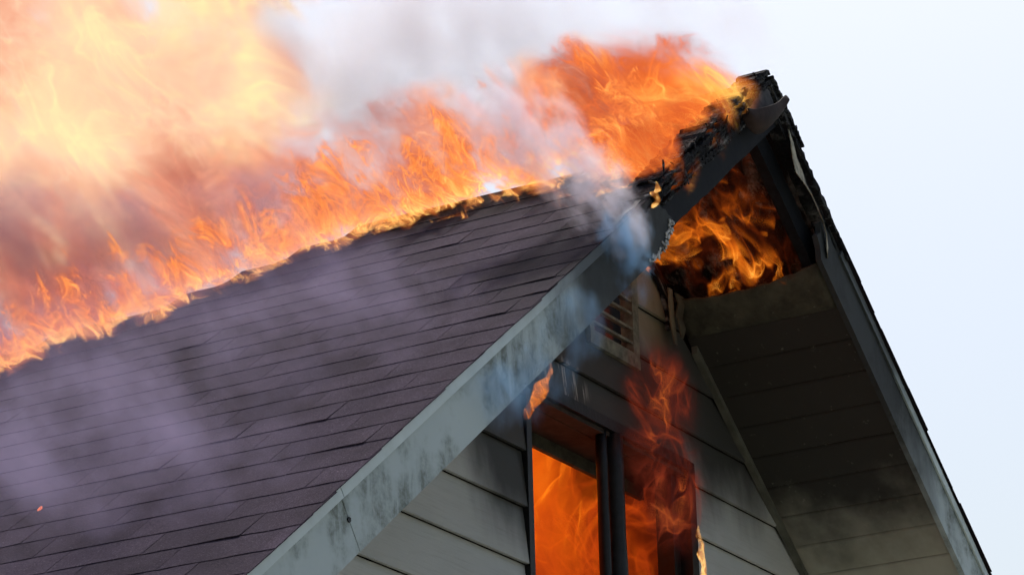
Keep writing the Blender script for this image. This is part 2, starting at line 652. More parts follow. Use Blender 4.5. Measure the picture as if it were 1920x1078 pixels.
# ash crust along the torn end
rdc = random.Random(5)
parts = []
seq = torn[12:23]
for (x, _, z), (x2, _, z2) in zip(seq, seq[1:]):
    for k in range(5):
        t = rdc.random()
        px, pz = x + (x2 - x) * t - rdc.uniform(0.0, 0.028), z + (z2 - z) * t + rdc.uniform(-0.008, 0.008)
        r = rdc.uniform(0.003, 0.009)
        a0 = rdc.uniform(0, 6)
        poly = [(px + r * rdc.uniform(0.5, 1.3) * math.cos(a0 + q * 1.257), -0.001, pz + r * rdc.uniform(0.5, 1.3) * math.sin(a0 + q * 1.257)) for q in range(5)]
        parts.append(prism_data(poly, (0, -rdc.uniform(0.002, 0.006), 0)))
v, f = join_data(parts)
o = mesh("ash_crust", v, f, M["ash"], boardB)
fix_normals(o.data)
o["kind"] = "stuff"

# --- charred barge rafters under the peak
def rough_board(name, side, ua, ub, n0, n1, y0, y1, mat, parent, seed=1, amp=0.006, seg=26, taper=False):
    rr = random.Random(seed)
    fn = LR if side < 0 else RR
    tp = lambda i: min(1.0, (seg - i) / (0.25 * seg)) if taper else 1.0
    top = [fn(ua + (ub - ua) * i / seg, y0, n0 + (n1 - n0) * tp(i) + rr.uniform(-amp, amp) * (0.3 + 0.7 * tp(i))) for i in range(seg + 1)]
    bot = [fn(ua + (ub - ua) * i / seg, y0, n0 + rr.uniform(-amp, amp)) for i in range(seg + 1)]
    # strip faces so that ragged edges triangulate well
    V, F = [], []
    dy = Vector((0, y1 - y0, 0))
    for i in range(seg + 1):
        V += [bot[i], top[i], top[i] + dy, bot[i] + dy]
    for i in range(seg):
        a, b = 4 * i, 4 * i + 4
        for k in range(4):
            F.append([a + k, a + (k + 1) % 4, b + (k + 1) % 4, b + k])
    F += [[3, 2, 1, 0], [4 * seg + k for k in range(4)]]
    o = mesh(name, V, F, mat, parent)
    fix_normals(o.data)
    return o


rough_board("barge_rafter", -1, -0.05, 1.30, -0.154, -0.066, 0.012, 0.050, M["rafter"], house, 11, 0.003)
rough_board("barge_rafter", 1, 0.03, 0.78, -0.150, -0.050, 0.060, 0.100, M["rafter"], house, 12, 0.004)
# charred layers of roofing left along the burnt rake edge
edge = empty("charred_roof_edge", (0, 0, 0), house)
for i, (n0, n1, y0, y1, ua, ub) in enumerate([(-0.034, 0.004, -0.012, 0.07, -0.01, 1.34), (0.006, 0.026, -0.030, 0.10, 0.01, 1.30), (0.024, 0.040, -0.004, 0.11, -0.02, 1.16),
                                              (0.040, 0.056, -0.024, 0.09, 0.0, 0.98), (-0.064, -0.036, 0.004, 0.05, 0.02, 1.2),
                                              (-0.050, -0.028, -0.018, 0.0, 0.30, 1.05)]):
    rough_board("charred_layer", -1, ua, ub, n0, n1, y0, y1, M["char"], edge, 20 + i, 0.0085, 60, True)
for i, (n0, n1, y0, y1, ua, ub) in enumerate([(0.000, 0.020, -0.020, 0.10, 0.0, 0.8), (0.020, 0.036, -0.010, 0.12, 0.0, 0.55), (-0.030, -0.004, 0.0, 0.05, 0.0, 0.75), (0.034, 0.046, -0.026, 0.08, -0.02, 0.30)]):
    rough_board("charred_layer", 1, ua, ub, n0, n1, y0, y1, M["char"], edge, 40 + i, 0.008, 40, True)
rough_board("ridge_cap", -1, -0.03, 0.16, 0.036, 0.058, -0.020, 0.05, M["char"], edge, 51, 0.012, 12, True)
# splinters and curled scraps of roofing standing off the burnt edge
rs_ = random.Random(77)
for k in range(26):
    u_k = rs_.uniform(0.05, 1.25)
    n_k = rs_.uniform(-0.03, 0.06)
    L_k = rs_.uniform(0.03, 0.10)
    p0 = LR(u_k, rs_.uniform(-0.03, 0.0), n_k)
    d_k = Vector((-c, 0, -s)) * rs_.uniform(0.5, 1.0) + Vector((-s, 0, c)) * rs_.uniform(-0.5, 0.7) + Vector((0, rs_.uniform(-0.5, 0.1), 0))
    d_k = d_k.normalized() * L_k
    w_k = Vector((-s, 0, c)) * rs_.uniform(0.003, 0.008)
    prism("splinter", [p0 - w_k, p0 + d_k * 0.6 - w_k * 0.9, p0 + d_k, p0 + d_k * 0.5 + w_k, p0 + w_k], (0, 0.005, 0), M["char"], edge)

# --- ribbons: peeled strips and curled metal
def ribbon(name, pts, widths, thick, mat, parent, seed=0, jag=0.0):
    """pts: centre line, widths: (vector half-width) at each point"""
    rr = random.Random(seed)
    V, F = [], []
    for p, w in zip(pts, widths):
        p, w = Vector(p), Vector(w)
        a = p - w * (1 + rr.uniform(-jag, jag))
        b = p + w * (1 + rr.uniform(-jag, jag))
        t = Vector((0, thick, 0))
        V += [a, b, b + t, a + t]
    for i in range(len(pts) - 1):
        a, b = 4 * i, 4 * i + 4
        for k in range(4):
            F.append([a + k, a + (k + 1) % 4, b + (k + 1) % 4, b + k])
    e = 4 * (len(pts) - 1)
    F += [[3, 2, 1, 0], [e, e + 1, e + 2, e + 3]]
    o = mesh(name, V, F, mat, parent, smooth=False)
    fix_normals(o.data)
    return o


strip = [(0.150, -0.015, -0.120), (0.172, -0.018, -0.170), (0.186, -0.016, -0.225), (0.225, -0.015, -0.262), (0.285, -0.012, -0.292), (0.335, -0.012, -0.318),
         (0.385, -0.010, -0.352), (0.425, -0.012, -0.395), (0.448, -0.012, -0.440), (0.462, -0.008, -0.490), (0.458, -0.006, -0.530)]
sw = [0.006, 0.024, 0.034, 0.030, 0.016, 0.010, 0.012, 0.005, 0.008, 0.016, 0.004]
ribbon("peeled_strip", strip, [(w_, 0.004, w_ * 0.45) for w_ in sw], 0.003, M["cream"], house, 4, 0.5)

# curled flashing at the peak: a trough of sheet metal folded out towards the street
lipT = [(-0.300, -0.055, -0.205), (-0.262, -0.062, -0.205), (-0.200, -0.070, -0.172), (-0.130, -0.074, -0.140), (-0.070, -0.070, -0.106), (-0.020, -0.062, -0.076), (0.020, -0.058, -0.045), (0.045, -0.056, -0.030)]
lipB = [(-0.285, -0.024, -0.220), (-0.262, -0.026, -0.245), (-0.215, -0.030, -0.268), (-0.165, -0.030, -0.258), (-0.095, -0.030, -0.216), (-0.040, -0.034, -0.168), (0.006, -0.042, -0.118), (0.040, -0.054, -0.058)]
V, F = [], []
nv = 6
for j in range(nv + 1):
    tv = j / nv
    for p, q in zip(lipT, lipB):
        w_ = Vector(p).lerp(Vector(q), tv)
        w_.y -= 0.016 * math.sin(math.pi * tv)
        w_.z -= 0.010 * math.sin(math.pi * tv)
        V.append(w_)
nl = len(lipT)
for j in range(nv):
    for i in range(nl - 1):
        a_ = j * nl + i
        F.append([a_, a_ + 1, a_ + nl + 1, a_ + nl])
flash = mesh("curled_flashing", V, F, M["flash"], house, smooth=True)
sm_ = flash.modifiers.new("smooth", 'SUBSURF')
sm_.levels = sm_.render_levels = 2
md = flash.modifiers.new("thickness", 'SOLIDIFY')
md.thickness = 0.003
# the sheet behind it, still nailed under the ridge
prism("flashing_plate", [(-0.235, -0.022, -0.178), (-0.212, -0.022, -0.140), (-0.106, -0.022, -0.062), (-0.055, -0.022, -0.022), (-0.02, -0.022, -0.030), (0.016, -0.022, -0.070), (-0.025, -0.022, -0.139), (-0.11, -0.022, -0.205), (-0.20, -0.022, -0.21)], (0, 0.004, 0), M["plate"], house)

# --- soffit under the right slope
soffit = empty("soffit", (0, 0, 0), house)


def soffit_board(x0, x1, side, y0=0.024, y1=D - 0.014):
    sg = 1 if side > 0 else -1
    dz = rd.uniform(-0.0015, 0.0015)
    xa, xb = x0 + 0.0018, x1 - 0.0018
    h = lambda x: -x * T - HV + 0.010 + dz
    # small chamfer along both long edges gives the joints their line
    ch = 0.004
    poly = [(sg * xa, y0, h(xa) + 0.014), (sg * xa, y0, h(xa) + ch), (sg * (xa + ch), y0, h(xa + ch)), (sg * (xb - ch), y0, h(xb - ch)),
            (sg * xb, y0, h(xb) + ch), (sg * xb, y0, h(xb) + 0.014)]
    return prism("soffit_board", poly, (0, y1 - y0, 0), M["soffit"], soffit)


for i in range(1, 27):
    soffit_board(0.467 + 0.121 * i, 0.467 + 0.121 * (i + 1), 1)
for i in range(5, 27):
    soffit_board(0.467 + 0.121 * i, 0.467 + 0.121 * (i + 1), -1)

# the board at the hole hangs and curls
V, F = [], []
ny, nx = 18, 8
rdt = random.Random(9)
jag = [rdt.uniform(-0.003, 0.003) for q in range(ny + 1)]
for lay in (0, 1):
    for j in range(ny + 1):
        ty = j / ny
        y = 0.026 + (D - 0.045) * ty
        for i in range(nx + 1):
            tx = i / nx
            x = 0.448 + 0.142 * tx + (jag[j] * (1 - tx))
            sagz = -0.030 * (1 - tx) ** 1.5 * math.sin(math.pi * min(1, 0.15 + ty * 0.8)) - 0.002 * math.sin(ty * 5) * (1 - tx)
            z = -x * T - HV + 0.008 + sagz + 0.04 * (1 - tx) ** 3 * (1 - ty) ** 2 + (0.008 if lay else 0)
            V.append((x, y, z))
A = lambda l, j, i: l * (ny + 1) * (nx + 1) + j * (nx + 1) + i
for j in range(ny):
    for i in range(nx):
        F.append([A(0, j, i), A(0, j, i + 1), A(0, j + 1, i + 1), A(0, j + 1, i)])
        F.append([A(1, j, i), A(1, j + 1, i), A(1, j + 1, i + 1), A(1, j, i + 1)])
    F.append([A(0, j, 0), A(0, j + 1, 0), A(1, j + 1, 0), A(1, j, 0)])
    F.append([A(0, j, nx), A(1, j, nx), A(1, j + 1, nx), A(0, j + 1, nx)])
for i in range(nx):
    F.append([A(0, 0, i), A(1, 0, i), A(1, 0, i + 1), A(0, 0, i + 1)])
    F.append([A(0, ny, i), A(0, ny, i + 1), A(1, ny, i + 1), A(1, ny, i)])
o = mesh("soffit_board", V, F, M["peeled"], soffit, smooth=True)
fix_normals(o.data)
o["label"] = "torn olive soffit board curling at the edge of the burnt hole"
# hanging shreds at the hole
ribbon("hanging_shred", [(0.425, 0.60, -0.565), (0.435, 0.60, -0.60), (0.425, 0.605, -0.65), (0.44, 0.60, -0.69), (0.432, 0.60, -0.735)],
       [(0.03, 0, 0), (0.034, 0, 0), (0.022, 0, 0), (0.026, 0, 0), (0.008, 0, 0)], 0.006, M["peeled"], soffit, 2, 0.35)
ribbon("hanging_shred", [(0.385, 0.62, -0.545), (0.39, 0.62, -0.62), (0.40, 0.62, -0.68), (0.41, 0.62, -0.762)],
       [(0.016, 0, 0), (0.018, 0, 0), (0.020, 0, 0), (0.012, 0, 0)], 0.006, M["siding"], soffit, 3, 0.3)

# bead between wall and soffit
prism("soffit_bead", [(0.62, D - 0.04, -0.62 * T - HV + 0.008), (3.65, D - 0.04, -3.65 * T - HV + 0.008), (3.65, D - 0.04, -3.65 * T - HV - 0.022),
                      (0.62, D - 0.04, -0.62 * T - HV - 0.022)], (0, 0.026, 0), M["trim"], house)
# burnt curled bead beside the vent
ribbon("burnt_bead", [(0.19, D - 0.02, -0.405), (0.265, D - 0.03, -0.475), (0.33, D - 0.035, -0.51), (0.385, D - 0.03, -0.555), (0.405, D - 0.03, -0.62), (0.41, D - 0.03, -0.70)],
       [(0.012, 0, 0.010), (0.018, 0, 0.010), (0.02, 0, 0.008), (0.018, 0, 0.006), (0.012, 0, 0.002), (0.008, 0, 0.0)], 0.016, M["char"], house, 6, 0.15)

# --- gable wall with lap siding
wall = empty("gable_wall", (0, 0, 0), house)
WX0, WX1, WZ1, WZ0 = -0.69, 0.565, -1.190, -2.75     # window opening
VX0, VX1, VZ0, VZ1 = -0.225, 0.166, -0.930, -0.50    # vent opening
lim = lambda z: max(0.0, (-z - HV) / T - 0.004)


def plank(xl, xr, zb, zt, zlow):
    """one lap board piece; xl/xr = None means up to the soffit line"""
    def X(side, z):
        L = lim(z)
        if side < 0: return -L if xl is None else max(xl, -L)
        return L if xr is None else min(xr, L)
    zt2 = min(zt, -HV - 0.01)
    if X(1, zb) - X(-1, zb) < 0.02 or zt2 - zb < 0.01: return
    yb = lambda z: D - 0.021 * (1 - (z - zlow) / SID)
    pts = [(X(-1, zb), zb), (X(1, zb), zb), (X(1, zt2), zt2), (X(-1, zt2), zt2)]
    if pts[2][0] - pts[3][0] < 0.002:
        pts = [pts[0], pts[1], ((pts[2][0] + pts[3][0]) / 2, zt2)]
    front = [(x, yb(z), z) for x, z in pts]
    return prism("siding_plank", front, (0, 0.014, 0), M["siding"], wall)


GAP = 0.006
for k in range(-24, 7):
    zl = ZS + SID * k
    zb, zt = zl + GAP, zl + SID + 0.004
    if zb < -Z0: continue
    boxes = [b for b in ((WX0, WX1, WZ0, WZ1), (VX0, VX1, VZ0, VZ1)) if b[2] < zt and b[3] > zb]
    if not boxes:
        plank(None, None, zb, zt, zl)
        continue
    x0b, x1b, z0b, z1b = boxes[0]
    plank(None, x0b, zb, zt, zl)
    plank(x1b, None, zb, zt, zl)
    if z1b < zt - 0.02: plank(x0b, x1b, z1b, zt, zl)
    if z0b > zb + 0.02: plank(x0b, x1b, zb, z0b, zl)
# sheathing behind, cut round window and vent
bp = []
yb_ = D + 0.004
for x0, x1, za, zb in ((-3.6, WX0, -Z0, WZ1), (WX1, 3.6, -Z0, WZ1), (WX0, WX1, -Z0, WZ0), (-3.6, VX0, WZ1, VZ1), (VX1, 3.6, WZ1, VZ1), (VX0, VX1, WZ1, VZ0)):
    pts = []
    for x, z in ((x0, za), (x1, za), (x1, zb), (x0, zb)):
        L = (-z - HV) / T + 0.02
        pts.append((max(-L, min(L, x)), yb_, z))
    if abs(pts[0][0] - pts[1][0]) > 0.01: bp.append(prism_data(pts, (0, 0.02, 0)))
v, f = join_data(bp)
o = mesh("sheathing", v, f, M["black"], wall)
fix_normals(o.data)
# dark scrap stuck to the siding near the broken board
prism("burnt_scrap", [(0.188, D - 0.02, -0.452), (0.212, D - 0.02, -0.458), (0.225, D - 0.02, -0.48), (0.205, D - 0.02, -0.488), (0.195, D - 0.02, -0.483)], (0, 0.004, 0), M["char"], wall)

# --- attic vent
vent = empty("attic_vent", (0, 0, 0), house)
yv = D - 0.022


def bar(name, x0, x1, z0, z1, y0, y1, mat, parent):
    return prism(name, [(x0, y0, z0), (x1, y0, z0), (x1, y0, z1), (x0, y0, z1)], (0, y1 - y0, 0), mat, parent)


bar("vent_stile", 0.118, 0.166, -0.93, -0.48, yv, D + 0.03, M["vent"], vent)
bar("vent_stile", -0.225, -0.19, -0.875, -0.48, yv, D + 0.03, M["vent"], vent)
bar("vent_rail", -0.2255, 0.1175, -0.932, -0.877, yv - 0.003, D + 0.03, M["vent"], vent)
for i in range(7):
    z = -0.845 + 0.058 * i
    dx = rd.uniform(-0.004, 0.004)
    prism("slat", [(-0.188, D - 0.020, z), (-0.188, D - 0.020, z + 0.010), (-0.188, D + 0.020, z + 0.030), (-0.188, D + 0.022, z + 0.018)], (0.305, 0, dx), M["vent"], vent)

# --- window
win = empty("window", (0, 0, 0), house)
yf = D - 0.03
bar("jamb", WX0 - 0.028, WX0 + 0.006, WZ0, -1.235, D - 0.024, D + 0.03, M["vinyl"], win)
bar("jamb", WX1 - 0.052, WX1, WZ0, -1.195, yf, D + 0.05, M["vinyl"], win)
bar("jamb_stop", WX1 - 0.105, WX1 - 0.0525, WZ0, -1.23, D + 0.02, D + 0.09, M["vinyl"], win)
# head: outer casing, frame head and the inner reveal
bar("head_casing", WX0 + 0.02, WX1 - 0.03, -1.232, -1.1905, D - 0.028, D + 0.006, M["vinyl"], win)
bar("head_frame", WX0 + 0.02, WX1, -1.250, -1.2325, D - 0.010, D + 0.05, M["casing"], win)
bar("head_reveal", WX0, WX1, -1.252, -1.234, D + 0.051, D + 0.19, M["casing"], win)
bar("inner_casing", WX0, WX1, -1.300, -1.240, D + 0.191, D + 0.21, M["peeled"], win)


def rod(name, x, y, r, z0, z1, mat, parent, seed, nseg=10):
    rr = random.Random(seed)
    V, F = [], []
    st = 12
    for j in range(st + 1):
        z = z0 + (z1 - z0) * j / st
        dx, rr_ = rr.uniform(-0.0015, 0.0015), r * rr.uniform(0.94, 1.06)
        for i in range(nseg):
            a = 2 * math.pi * i / nseg
            V.append((x + dx + rr_ * math.cos(a), y + rr_ * 1.1 * math.sin(a), z))
    for j in range(st):
        for i in range(nseg):
            F.append([j * nseg + i, j * nseg + (i + 1) % nseg, (j + 1) * nseg + (i + 1) % nseg, (j + 1) * nseg + i])
    F += [list(range(nseg))[::-1], [st * nseg + i for i in range(nseg)]]
    return mesh(name, V, F, mat, parent, smooth=True)


rod("mullion", -0.048, D - 0.005, 0.034, WZ0, -1.235, M["vinyl"], win, 1)
rod("sash_stile", -0.116, D + 0.008, 0.020, WZ0, -1.235, M["vinyl"], win, 3)
bar("sill", WX0 - 0.03, WX1 + 0.03, WZ0 - 0.05, WZ0, D - 0.05, D + 0.2, M["vinyl"], win)

# --- what encloses room and attic
prism("ceiling", [(-1.2, D + 0.03, -1.10), (1.2, D + 0.03, -1.10), (1.2, 4.5, -1.10), (-1.2, 4.5, -1.10)], (0, 0, 0.05), M["black"], house)
prism("inner_wall", [(-2.6, 3.6, -3.7), (2.6, 3.6, -3.7), (2.6, 3.6, -2.1), (1.9, 3.6, -1.6), (-1.9, 3.6, -1.6), (-2.6, 3.6, -2.1)], (0, 0.05, 0), M["black"], house)
prism("inner_wall", [(-1.3, D + 0.03, -1.1), (-1.3, 3.6, -1.1), (-1.3, 3.6, -3.7), (-1.3, D + 0.03, -3.7)], (0.03, 0, 0), M["black"], house)
prism("inner_wall", [(1.3, D + 0.03, -1.1), (1.3, 3.6, -1.1), (1.3, 3.6, -3.7), (1.3, D + 0.03, -3.7)], (0.03, 0, 0), M["black"], house)
prism("room_floor", [(-3.4, D + 0.03, -3.7), (3.4, D + 0.03, -3.7), (3.4, 5.9, -3.7), (-3.4, 5.9, -3.7)], (0, 0, 0.05), M["black"], house)
prism("vent_sky_blocker", [(0.10, 0.92, -1.04), (1.25, 0.92, -1.04), (1.25, 0.92, -0.99), (0.42, 0.92, -0.36), (0.10, 0.92, -0.36)], (0, 0.03, 0), M["black"], house)  # black plate added behind the vent to block the sky
# side and back walls of the house
for sg in (-1, 1):
    bar("side_wall", min(sg * 3.30, sg * 3.34), max(sg * 3.30, sg * 3.34), -Z0, -2.60, D + 0.03, YB - 0.2, M["siding"], house)
prism("back_wall", [(-3.3, YB - 0.2, -Z0), (3.3, YB - 0.2, -Z0), (3.3, YB - 0.2, -2.62), (1.3, YB - 0.2, -1.08), (-1.3, YB - 0.2, -1.08), (-3.3, YB - 0.2, -2.62)], (0, 0.04, 0), M["siding"], house)
# attic rafters seen through the hole
for i, y in enumerate((0.72, 1.15, 1.55)):
    rough_board("rafter", 1, 0.02 if i == 0 else 1.3, 2.2, -0.125, -0.022, y, y + 0.04, M["char"], house, 60 + i, 0.004)
    rough_board("rafter", -1, 1.15, 2.2, -0.125, -0.022, y, y + 0.04, M["char"], house, 70 + i, 0.004)


# ================================================================== fire and smoke
# Flames are glowing gas (emission with absorption), smoke is a scattering medium.
def vol_mat(name):
    return newmat(name)


def set_step(o, size):
    """march the medium of o in steps of about size metres"""
    pts = [o.matrix_basis @ v_.co for v_ in o.data.vertices]
    dims = [max(p[i] for p in pts) - min(p[i] for p in pts) for i in range(3)]
    o.data.materials[0].cycles.volume_step_rate = max(0.01, size / (0.1 * sum(dims) / 3))


def vol_out(g, absorb=None, emit_col=None, gain=1.0, scat=None, albedo=None, aniso=0.0):
    outs = []
    if absorb is not None:
        a = g.n("ShaderNodeVolumeAbsorption")
        a.inputs["Color"].default_value = (0, 0, 0, 1)
        g.set(a.inputs["Density"], absorb)
        e = g.n("ShaderNodeEmission")
        g.set(e.inputs["Color"], emit_col if not isinstance(emit_col, tuple) else (*emit_col, 1.0))
        g.set(e.inputs["Strength"], g.m("MULTIPLY", absorb, gain))
        outs += [a.outputs[0], e.outputs[0]]
    if scat is not None:
        v_ = g.n("ShaderNodeVolumeScatter")
        v_.inputs["Color"].default_value = (*albedo, 1.0)
        g.set(v_.inputs["Density"], scat)
        v_.inputs["Anisotropy"].default_value = aniso
        a = g.n("ShaderNodeVolumeAbsorption")
        a.inputs["Color"].default_value = (*albedo, 1.0)
        g.set(a.inputs["Density"], scat)
        outs += [v_.outputs[0], a.outputs[0]]
    cur = outs[0]
    for o_ in outs[1:]:
        a = g.n("ShaderNodeAddShader")
        g.nt.links.new(cur, a.inputs[0])
        g.nt.links.new(o_, a.inputs[1])
        cur = a.outputs[0]
    g.nt.links.new(cur, g.out.inputs["Volume"])


def warped(g, P, lean, stretch, wscale, wamp, off=(0, 0, 0)):
    """flow coordinates; also returns the coarse noise colour that warps them"""
    xyz = g.sep(P)
    y2 = g.m("SUBTRACT", xyz[1], g.m("MULTIPLY", xyz[2], lean))
    Q = g.v("MULTIPLY", g.comb(xyz[0], y2, xyz[2]), stretch)
    Q = g.v("ADD", Q, off)
    nc = g.noise(Q, wscale, 0.0, 0.5, col=True)
    w = g.v("SUBTRACT", nc, (0.5, 0.5, 0.5))
    return g.v("ADD", Q, g.v("SCALE", w, sc=wamp)), nc


def ridge(g, Q, scale, width, detail=1.0, off=(3.1, 7.7, 1.3)):
    n2 = g.noise(g.v("ADD", Q, off), scale, detail, 0.45)
    a = g.m("DIVIDE", g.m("ABSOLUTE", g.m("SUBTRACT", n2, 0.5)), width)
    return g.m("POWER", g.map(a, 0.0, 1.0, 1.0, 0.0), 2.0)


def burn_u(g, yv):
    yy = g.m("DIVIDE", g.m("ADD", yv, 0.3), 4.8)
    return g.m("MULTIPLY", g.curve(yy, [((a + 0.3) / 4.8, b / 3.0) for a, b in BURN]), 3.0)


def stuff(o, label, cat):
    return tag(o, label, cat, kind="stuff")


# ---- flames along the burning edge of the roof
def mat_edge_flames():
    mt, g = vol_mat("edge_flames")
    P = g.pos()
    xyz = g.sep(P)
    ub = burn_u(g, xyz[1])
    wv = g.m("ADD", xyz[0], g.m("MULTIPLY", ub, c))                    # distance behind the edge
    hs = g.m("SUBTRACT", xyz[2], g.m("MULTIPLY", xyz[0], T))           # height over the roof
    Q, nc = warped(g, P, 0.55, (1.0, 1.0, 0.66), 8.0, 0.15)
    n1 = g.noise(Q, 10.0, 3.0, 0.6)
    fil = ridge(g, Q, 15.0, 0.06, 2.0)
    n0 = g.noise(g.v("MULTIPLY", P, (1, 1, 0.3)), 2.3, 1.0)
    env = g.m("SUBTRACT", g.m("ADD", g.m("ADD", g.m("ADD", 0.34, g.m("MULTIPLY", g.m("SUBTRACT", n0, 0.5), 2.4)), g.m("MULTIPLY", g.m("SUBTRACT", g.sep(nc)[1], 0.5), 1.6)), g.m("MULTIPLY", g.m("SUBTRACT", n1, 0.5), 3.6)), g.m("MULTIPLY", hs, 2.6))
    edge_ = g.map(g.m("ADD", g.m("ADD", wv, g.m("MULTIPLY", g.m("SUBTRACT", g.sep(nc)[0], 0.5), 0.30)), g.m("MULTIPLY", g.m("SUBTRACT", n1, 0.5), 0.4)), -0.14, -0.05, 0, 1, True)
    back = g.map(wv, 0.16, 0.34, 1, 0, True)
    top = g.map(hs, 0.36, 0.50, 1, 0, True)
    body = g.m("MULTIPLY", g.m("MULTIPLY", g.map(env, 0.0, 0.35, 0, 1, True), edge_), g.m("MULTIPLY", back, top))
    heat = g.m("ADD", g.m("MULTIPLY", body, 0.20), g.m("MULTIPLY", fil, 0.58))
    heat = g.m("ADD", heat, g.map(hs, 0.0, 0.12, 0.34, 0.0))
    col = g.ramp(heat, [(0.08, (0.50, 0.075, 0.035)), (0.34, (0.95, 0.18, 0.04)), (0.62, (1.2, 0.38, 0.07)), (0.95, (1.8, 1.05, 0.30))])
    dens = g.m("MULTIPLY", body, g.m("ADD", 6.0, g.m("MULTIPLY", fil, 40.0)))
    vol_out(g, dens, col, 1.05)
    return mt


def band_hull(name, y0, y1, wa, wb, hfun, mat, seg=70):
    V, F = [], []
    for i in range(seg + 1):
        y = y0 + (y1 - y0) * i / seg
        ub = lerp_tab(BURN, y)
        x0, x1 = -ub * c + wa, -ub * c + wb
        h = hfun(i / seg, i)
        for x, hh in ((x0, 0.014), (x1, 0.014), (x1 + 0.05, h), (x0 + 0.15, h * 0.93)):
            V.append((x, y, x * T + hh))
    for i in range(seg):
        a, b = 4 * i, 4 * i + 4
        for k in range(4):
            F.append([a + k, a + (k + 1) % 4, b + (k + 1) % 4, b + k])
    F += [[3, 2, 1, 0], [4 * seg + k for k in range(4)]]
    o = mesh(name, V, F, mat)
    fix_normals(o.data)
    return o


rh = random.Random(12)
hh = [rh.uniform(0.34, 0.50) for _ in range(200)]
o = band_hull("roof_edge_flames", 0.10, 3.4, -0.28, 0.34, lambda t, i: hh[i], mat_edge_flames())
set_step(o, 0.016)
stuff(o, "low band of bright orange flames licking along the burning edge of the shingles", "flames")


# ---- clouds: a union of ellipsoids filled with glowing gas or smoke
def cloud_hull(name, ells, mat, voxel):
    import bmesh
    b = bmesh.new()
    for (loc, rad) in ells:
        ret = bmesh.ops.create_icosphere(b, subdivisions=3, radius=1.0)
        for v_ in ret["verts"]:
            v_.co = Vector((v_.co.x * rad[0], v_.co.y * rad[1], v_.co.z * rad[2])) * 0.93 + W(loc)
    me = bpy.data.meshes.new(name)
    b.to_mesh(me)
    b.free()
    me.materials.append(mat)
    o = link(name, me)
    if len(ells) > 1:
        md_ = o.modifiers.new("union", 'REMESH')
        md_.mode = 'VOXEL'
        md_.voxel_size = voxel
    return o


def cloud_env(g, P, ells):
    acc = None
    for (loc, rad) in ells:
        q = g.v("LENGTH", g.v("MULTIPLY", g.v("SUBTRACT", P, tuple(loc)), tuple(1 / r for r in rad)))
        a = g.m("SUBTRACT", 1.0, q)
        acc = a if acc is None else g.m("SMOOTH_MAX", acc, a, 0.25)
    return acc


def fire_cloud(name, ells, label, stops, dens, nscale, step, bias=0.0, stretch=(1, 1, 0.8), lean=0.5, off=(0, 0, 0), contrast=1.6, soft=0.55,
               filw=0.0, filamp=0.0, wamp=0.30, wsc=2.2, voxel=0.06, tilt=None, detail=3.0, rough=0.6, filscale=2.4, fade=0.36):
    mt, g = vol_mat(name)
    P = g.pos()
    Q, nc = warped(g, P, lean, stretch, wsc, wamp, off)
    n1 = g.noise(Q, nscale, detail, rough)
    e0 = cloud_env(g, P, ells)
    env = g.m("ADD", e0, g.m("MULTIPLY", g.m("SUBTRACT", n1, 0.5 + bias), contrast))
    body = g.m("MULTIPLY", g.map(env, 0.05, soft, 0, 1, True), g.map(e0, 0.09, fade, 0, 1, True))
    tcol = g.map(g.m("ADD", g.m("MULTIPLY", g.sep(nc)[0], 0.45), g.m("MULTIPLY", n1, 0.55)), 0.34, 0.66)
    if tilt:
        xyz = g.sep(P)
        for k, axis in enumerate(tilt):
            if axis: tcol = g.m("ADD", tcol, g.m("MULTIPLY", g.m("SUBTRACT", xyz[k], axis[0]), axis[1]))
    d_ = g.m("MULTIPLY", body, dens)
    if filamp:
        fil = ridge(g, Q, nscale * filscale, filw, 2.0)
        tcol = g.m("ADD", g.m("MULTIPLY", tcol, 0.78), g.m("MULTIPLY", fil, 0.36))
        d_ = g.m("MULTIPLY", d_, g.m("ADD", 1.0, g.m("MULTIPLY", fil, filamp)))
    vol_out(g, d_, g.ramp(tcol, stops))
    o = cloud_hull(name, ells, mt, voxel)
    set_step(o, step)
    return stuff(o, label, "fire")


def smoke_cloud(name, ells, label, albedo, dens, nscale, step, bias=0.0, stretch=(1, 1, 0.7), lean=0.4, off=(0, 0, 0), contrast=2.0, soft=0.7, aniso=0.2, voxel=0.06, detail=3.0, rough=0.6, fade=0.42):
    mt, g = vol_mat(name)
    P = g.pos()
    Q, nc = warped(g, P, lean, stretch, nscale * 0.8, 0.5 / nscale, off)
    n1 = g.noise(Q, nscale, detail, rough)
    e0 = cloud_env(g, P, ells)
    env = g.m("ADD", e0, g.m("MULTIPLY", g.m("SUBTRACT", n1, 0.5 + bias), contrast))
    body = g.m("MULTIPLY", g.map(env, 0.0, soft, 0, 1, True), g.map(e0, 0.08, fade, 0, 1, True))
    vol_out(g, scat=g.m("MULTIPLY", body, dens), albedo=albedo, aniso=aniso)
    o = cloud_hull(name, ells, mt, voxel)
    set_step(o, step)
    return stuff(o, label, "smoke")


PEACH = [(0.0, (0.76, 0.20, 0.13)), (0.28, (0.96, 0.42, 0.26)), (0.6, (1.05, 0.66, 0.45)), (0.86, (1.12, 0.82, 0.45)), (1.0, (1.2, 0.95, 0.48))]
SALMON = [(0.0, (0.26, 0.055, 0.055)), (0.35, (0.66, 0.18, 0.12)), (0.7, (0.98, 0.37, 0.22)), (1.0, (1.15, 0.60, 0.34))]
ORANGE = [(0.0, (0.22, 0.035, 0.02)), (0.34, (0.72, 0.11, 0.025)), (0.66, (1.1, 0.23, 0.035)), (1.0, (1.5, 0.80, 0.16))]

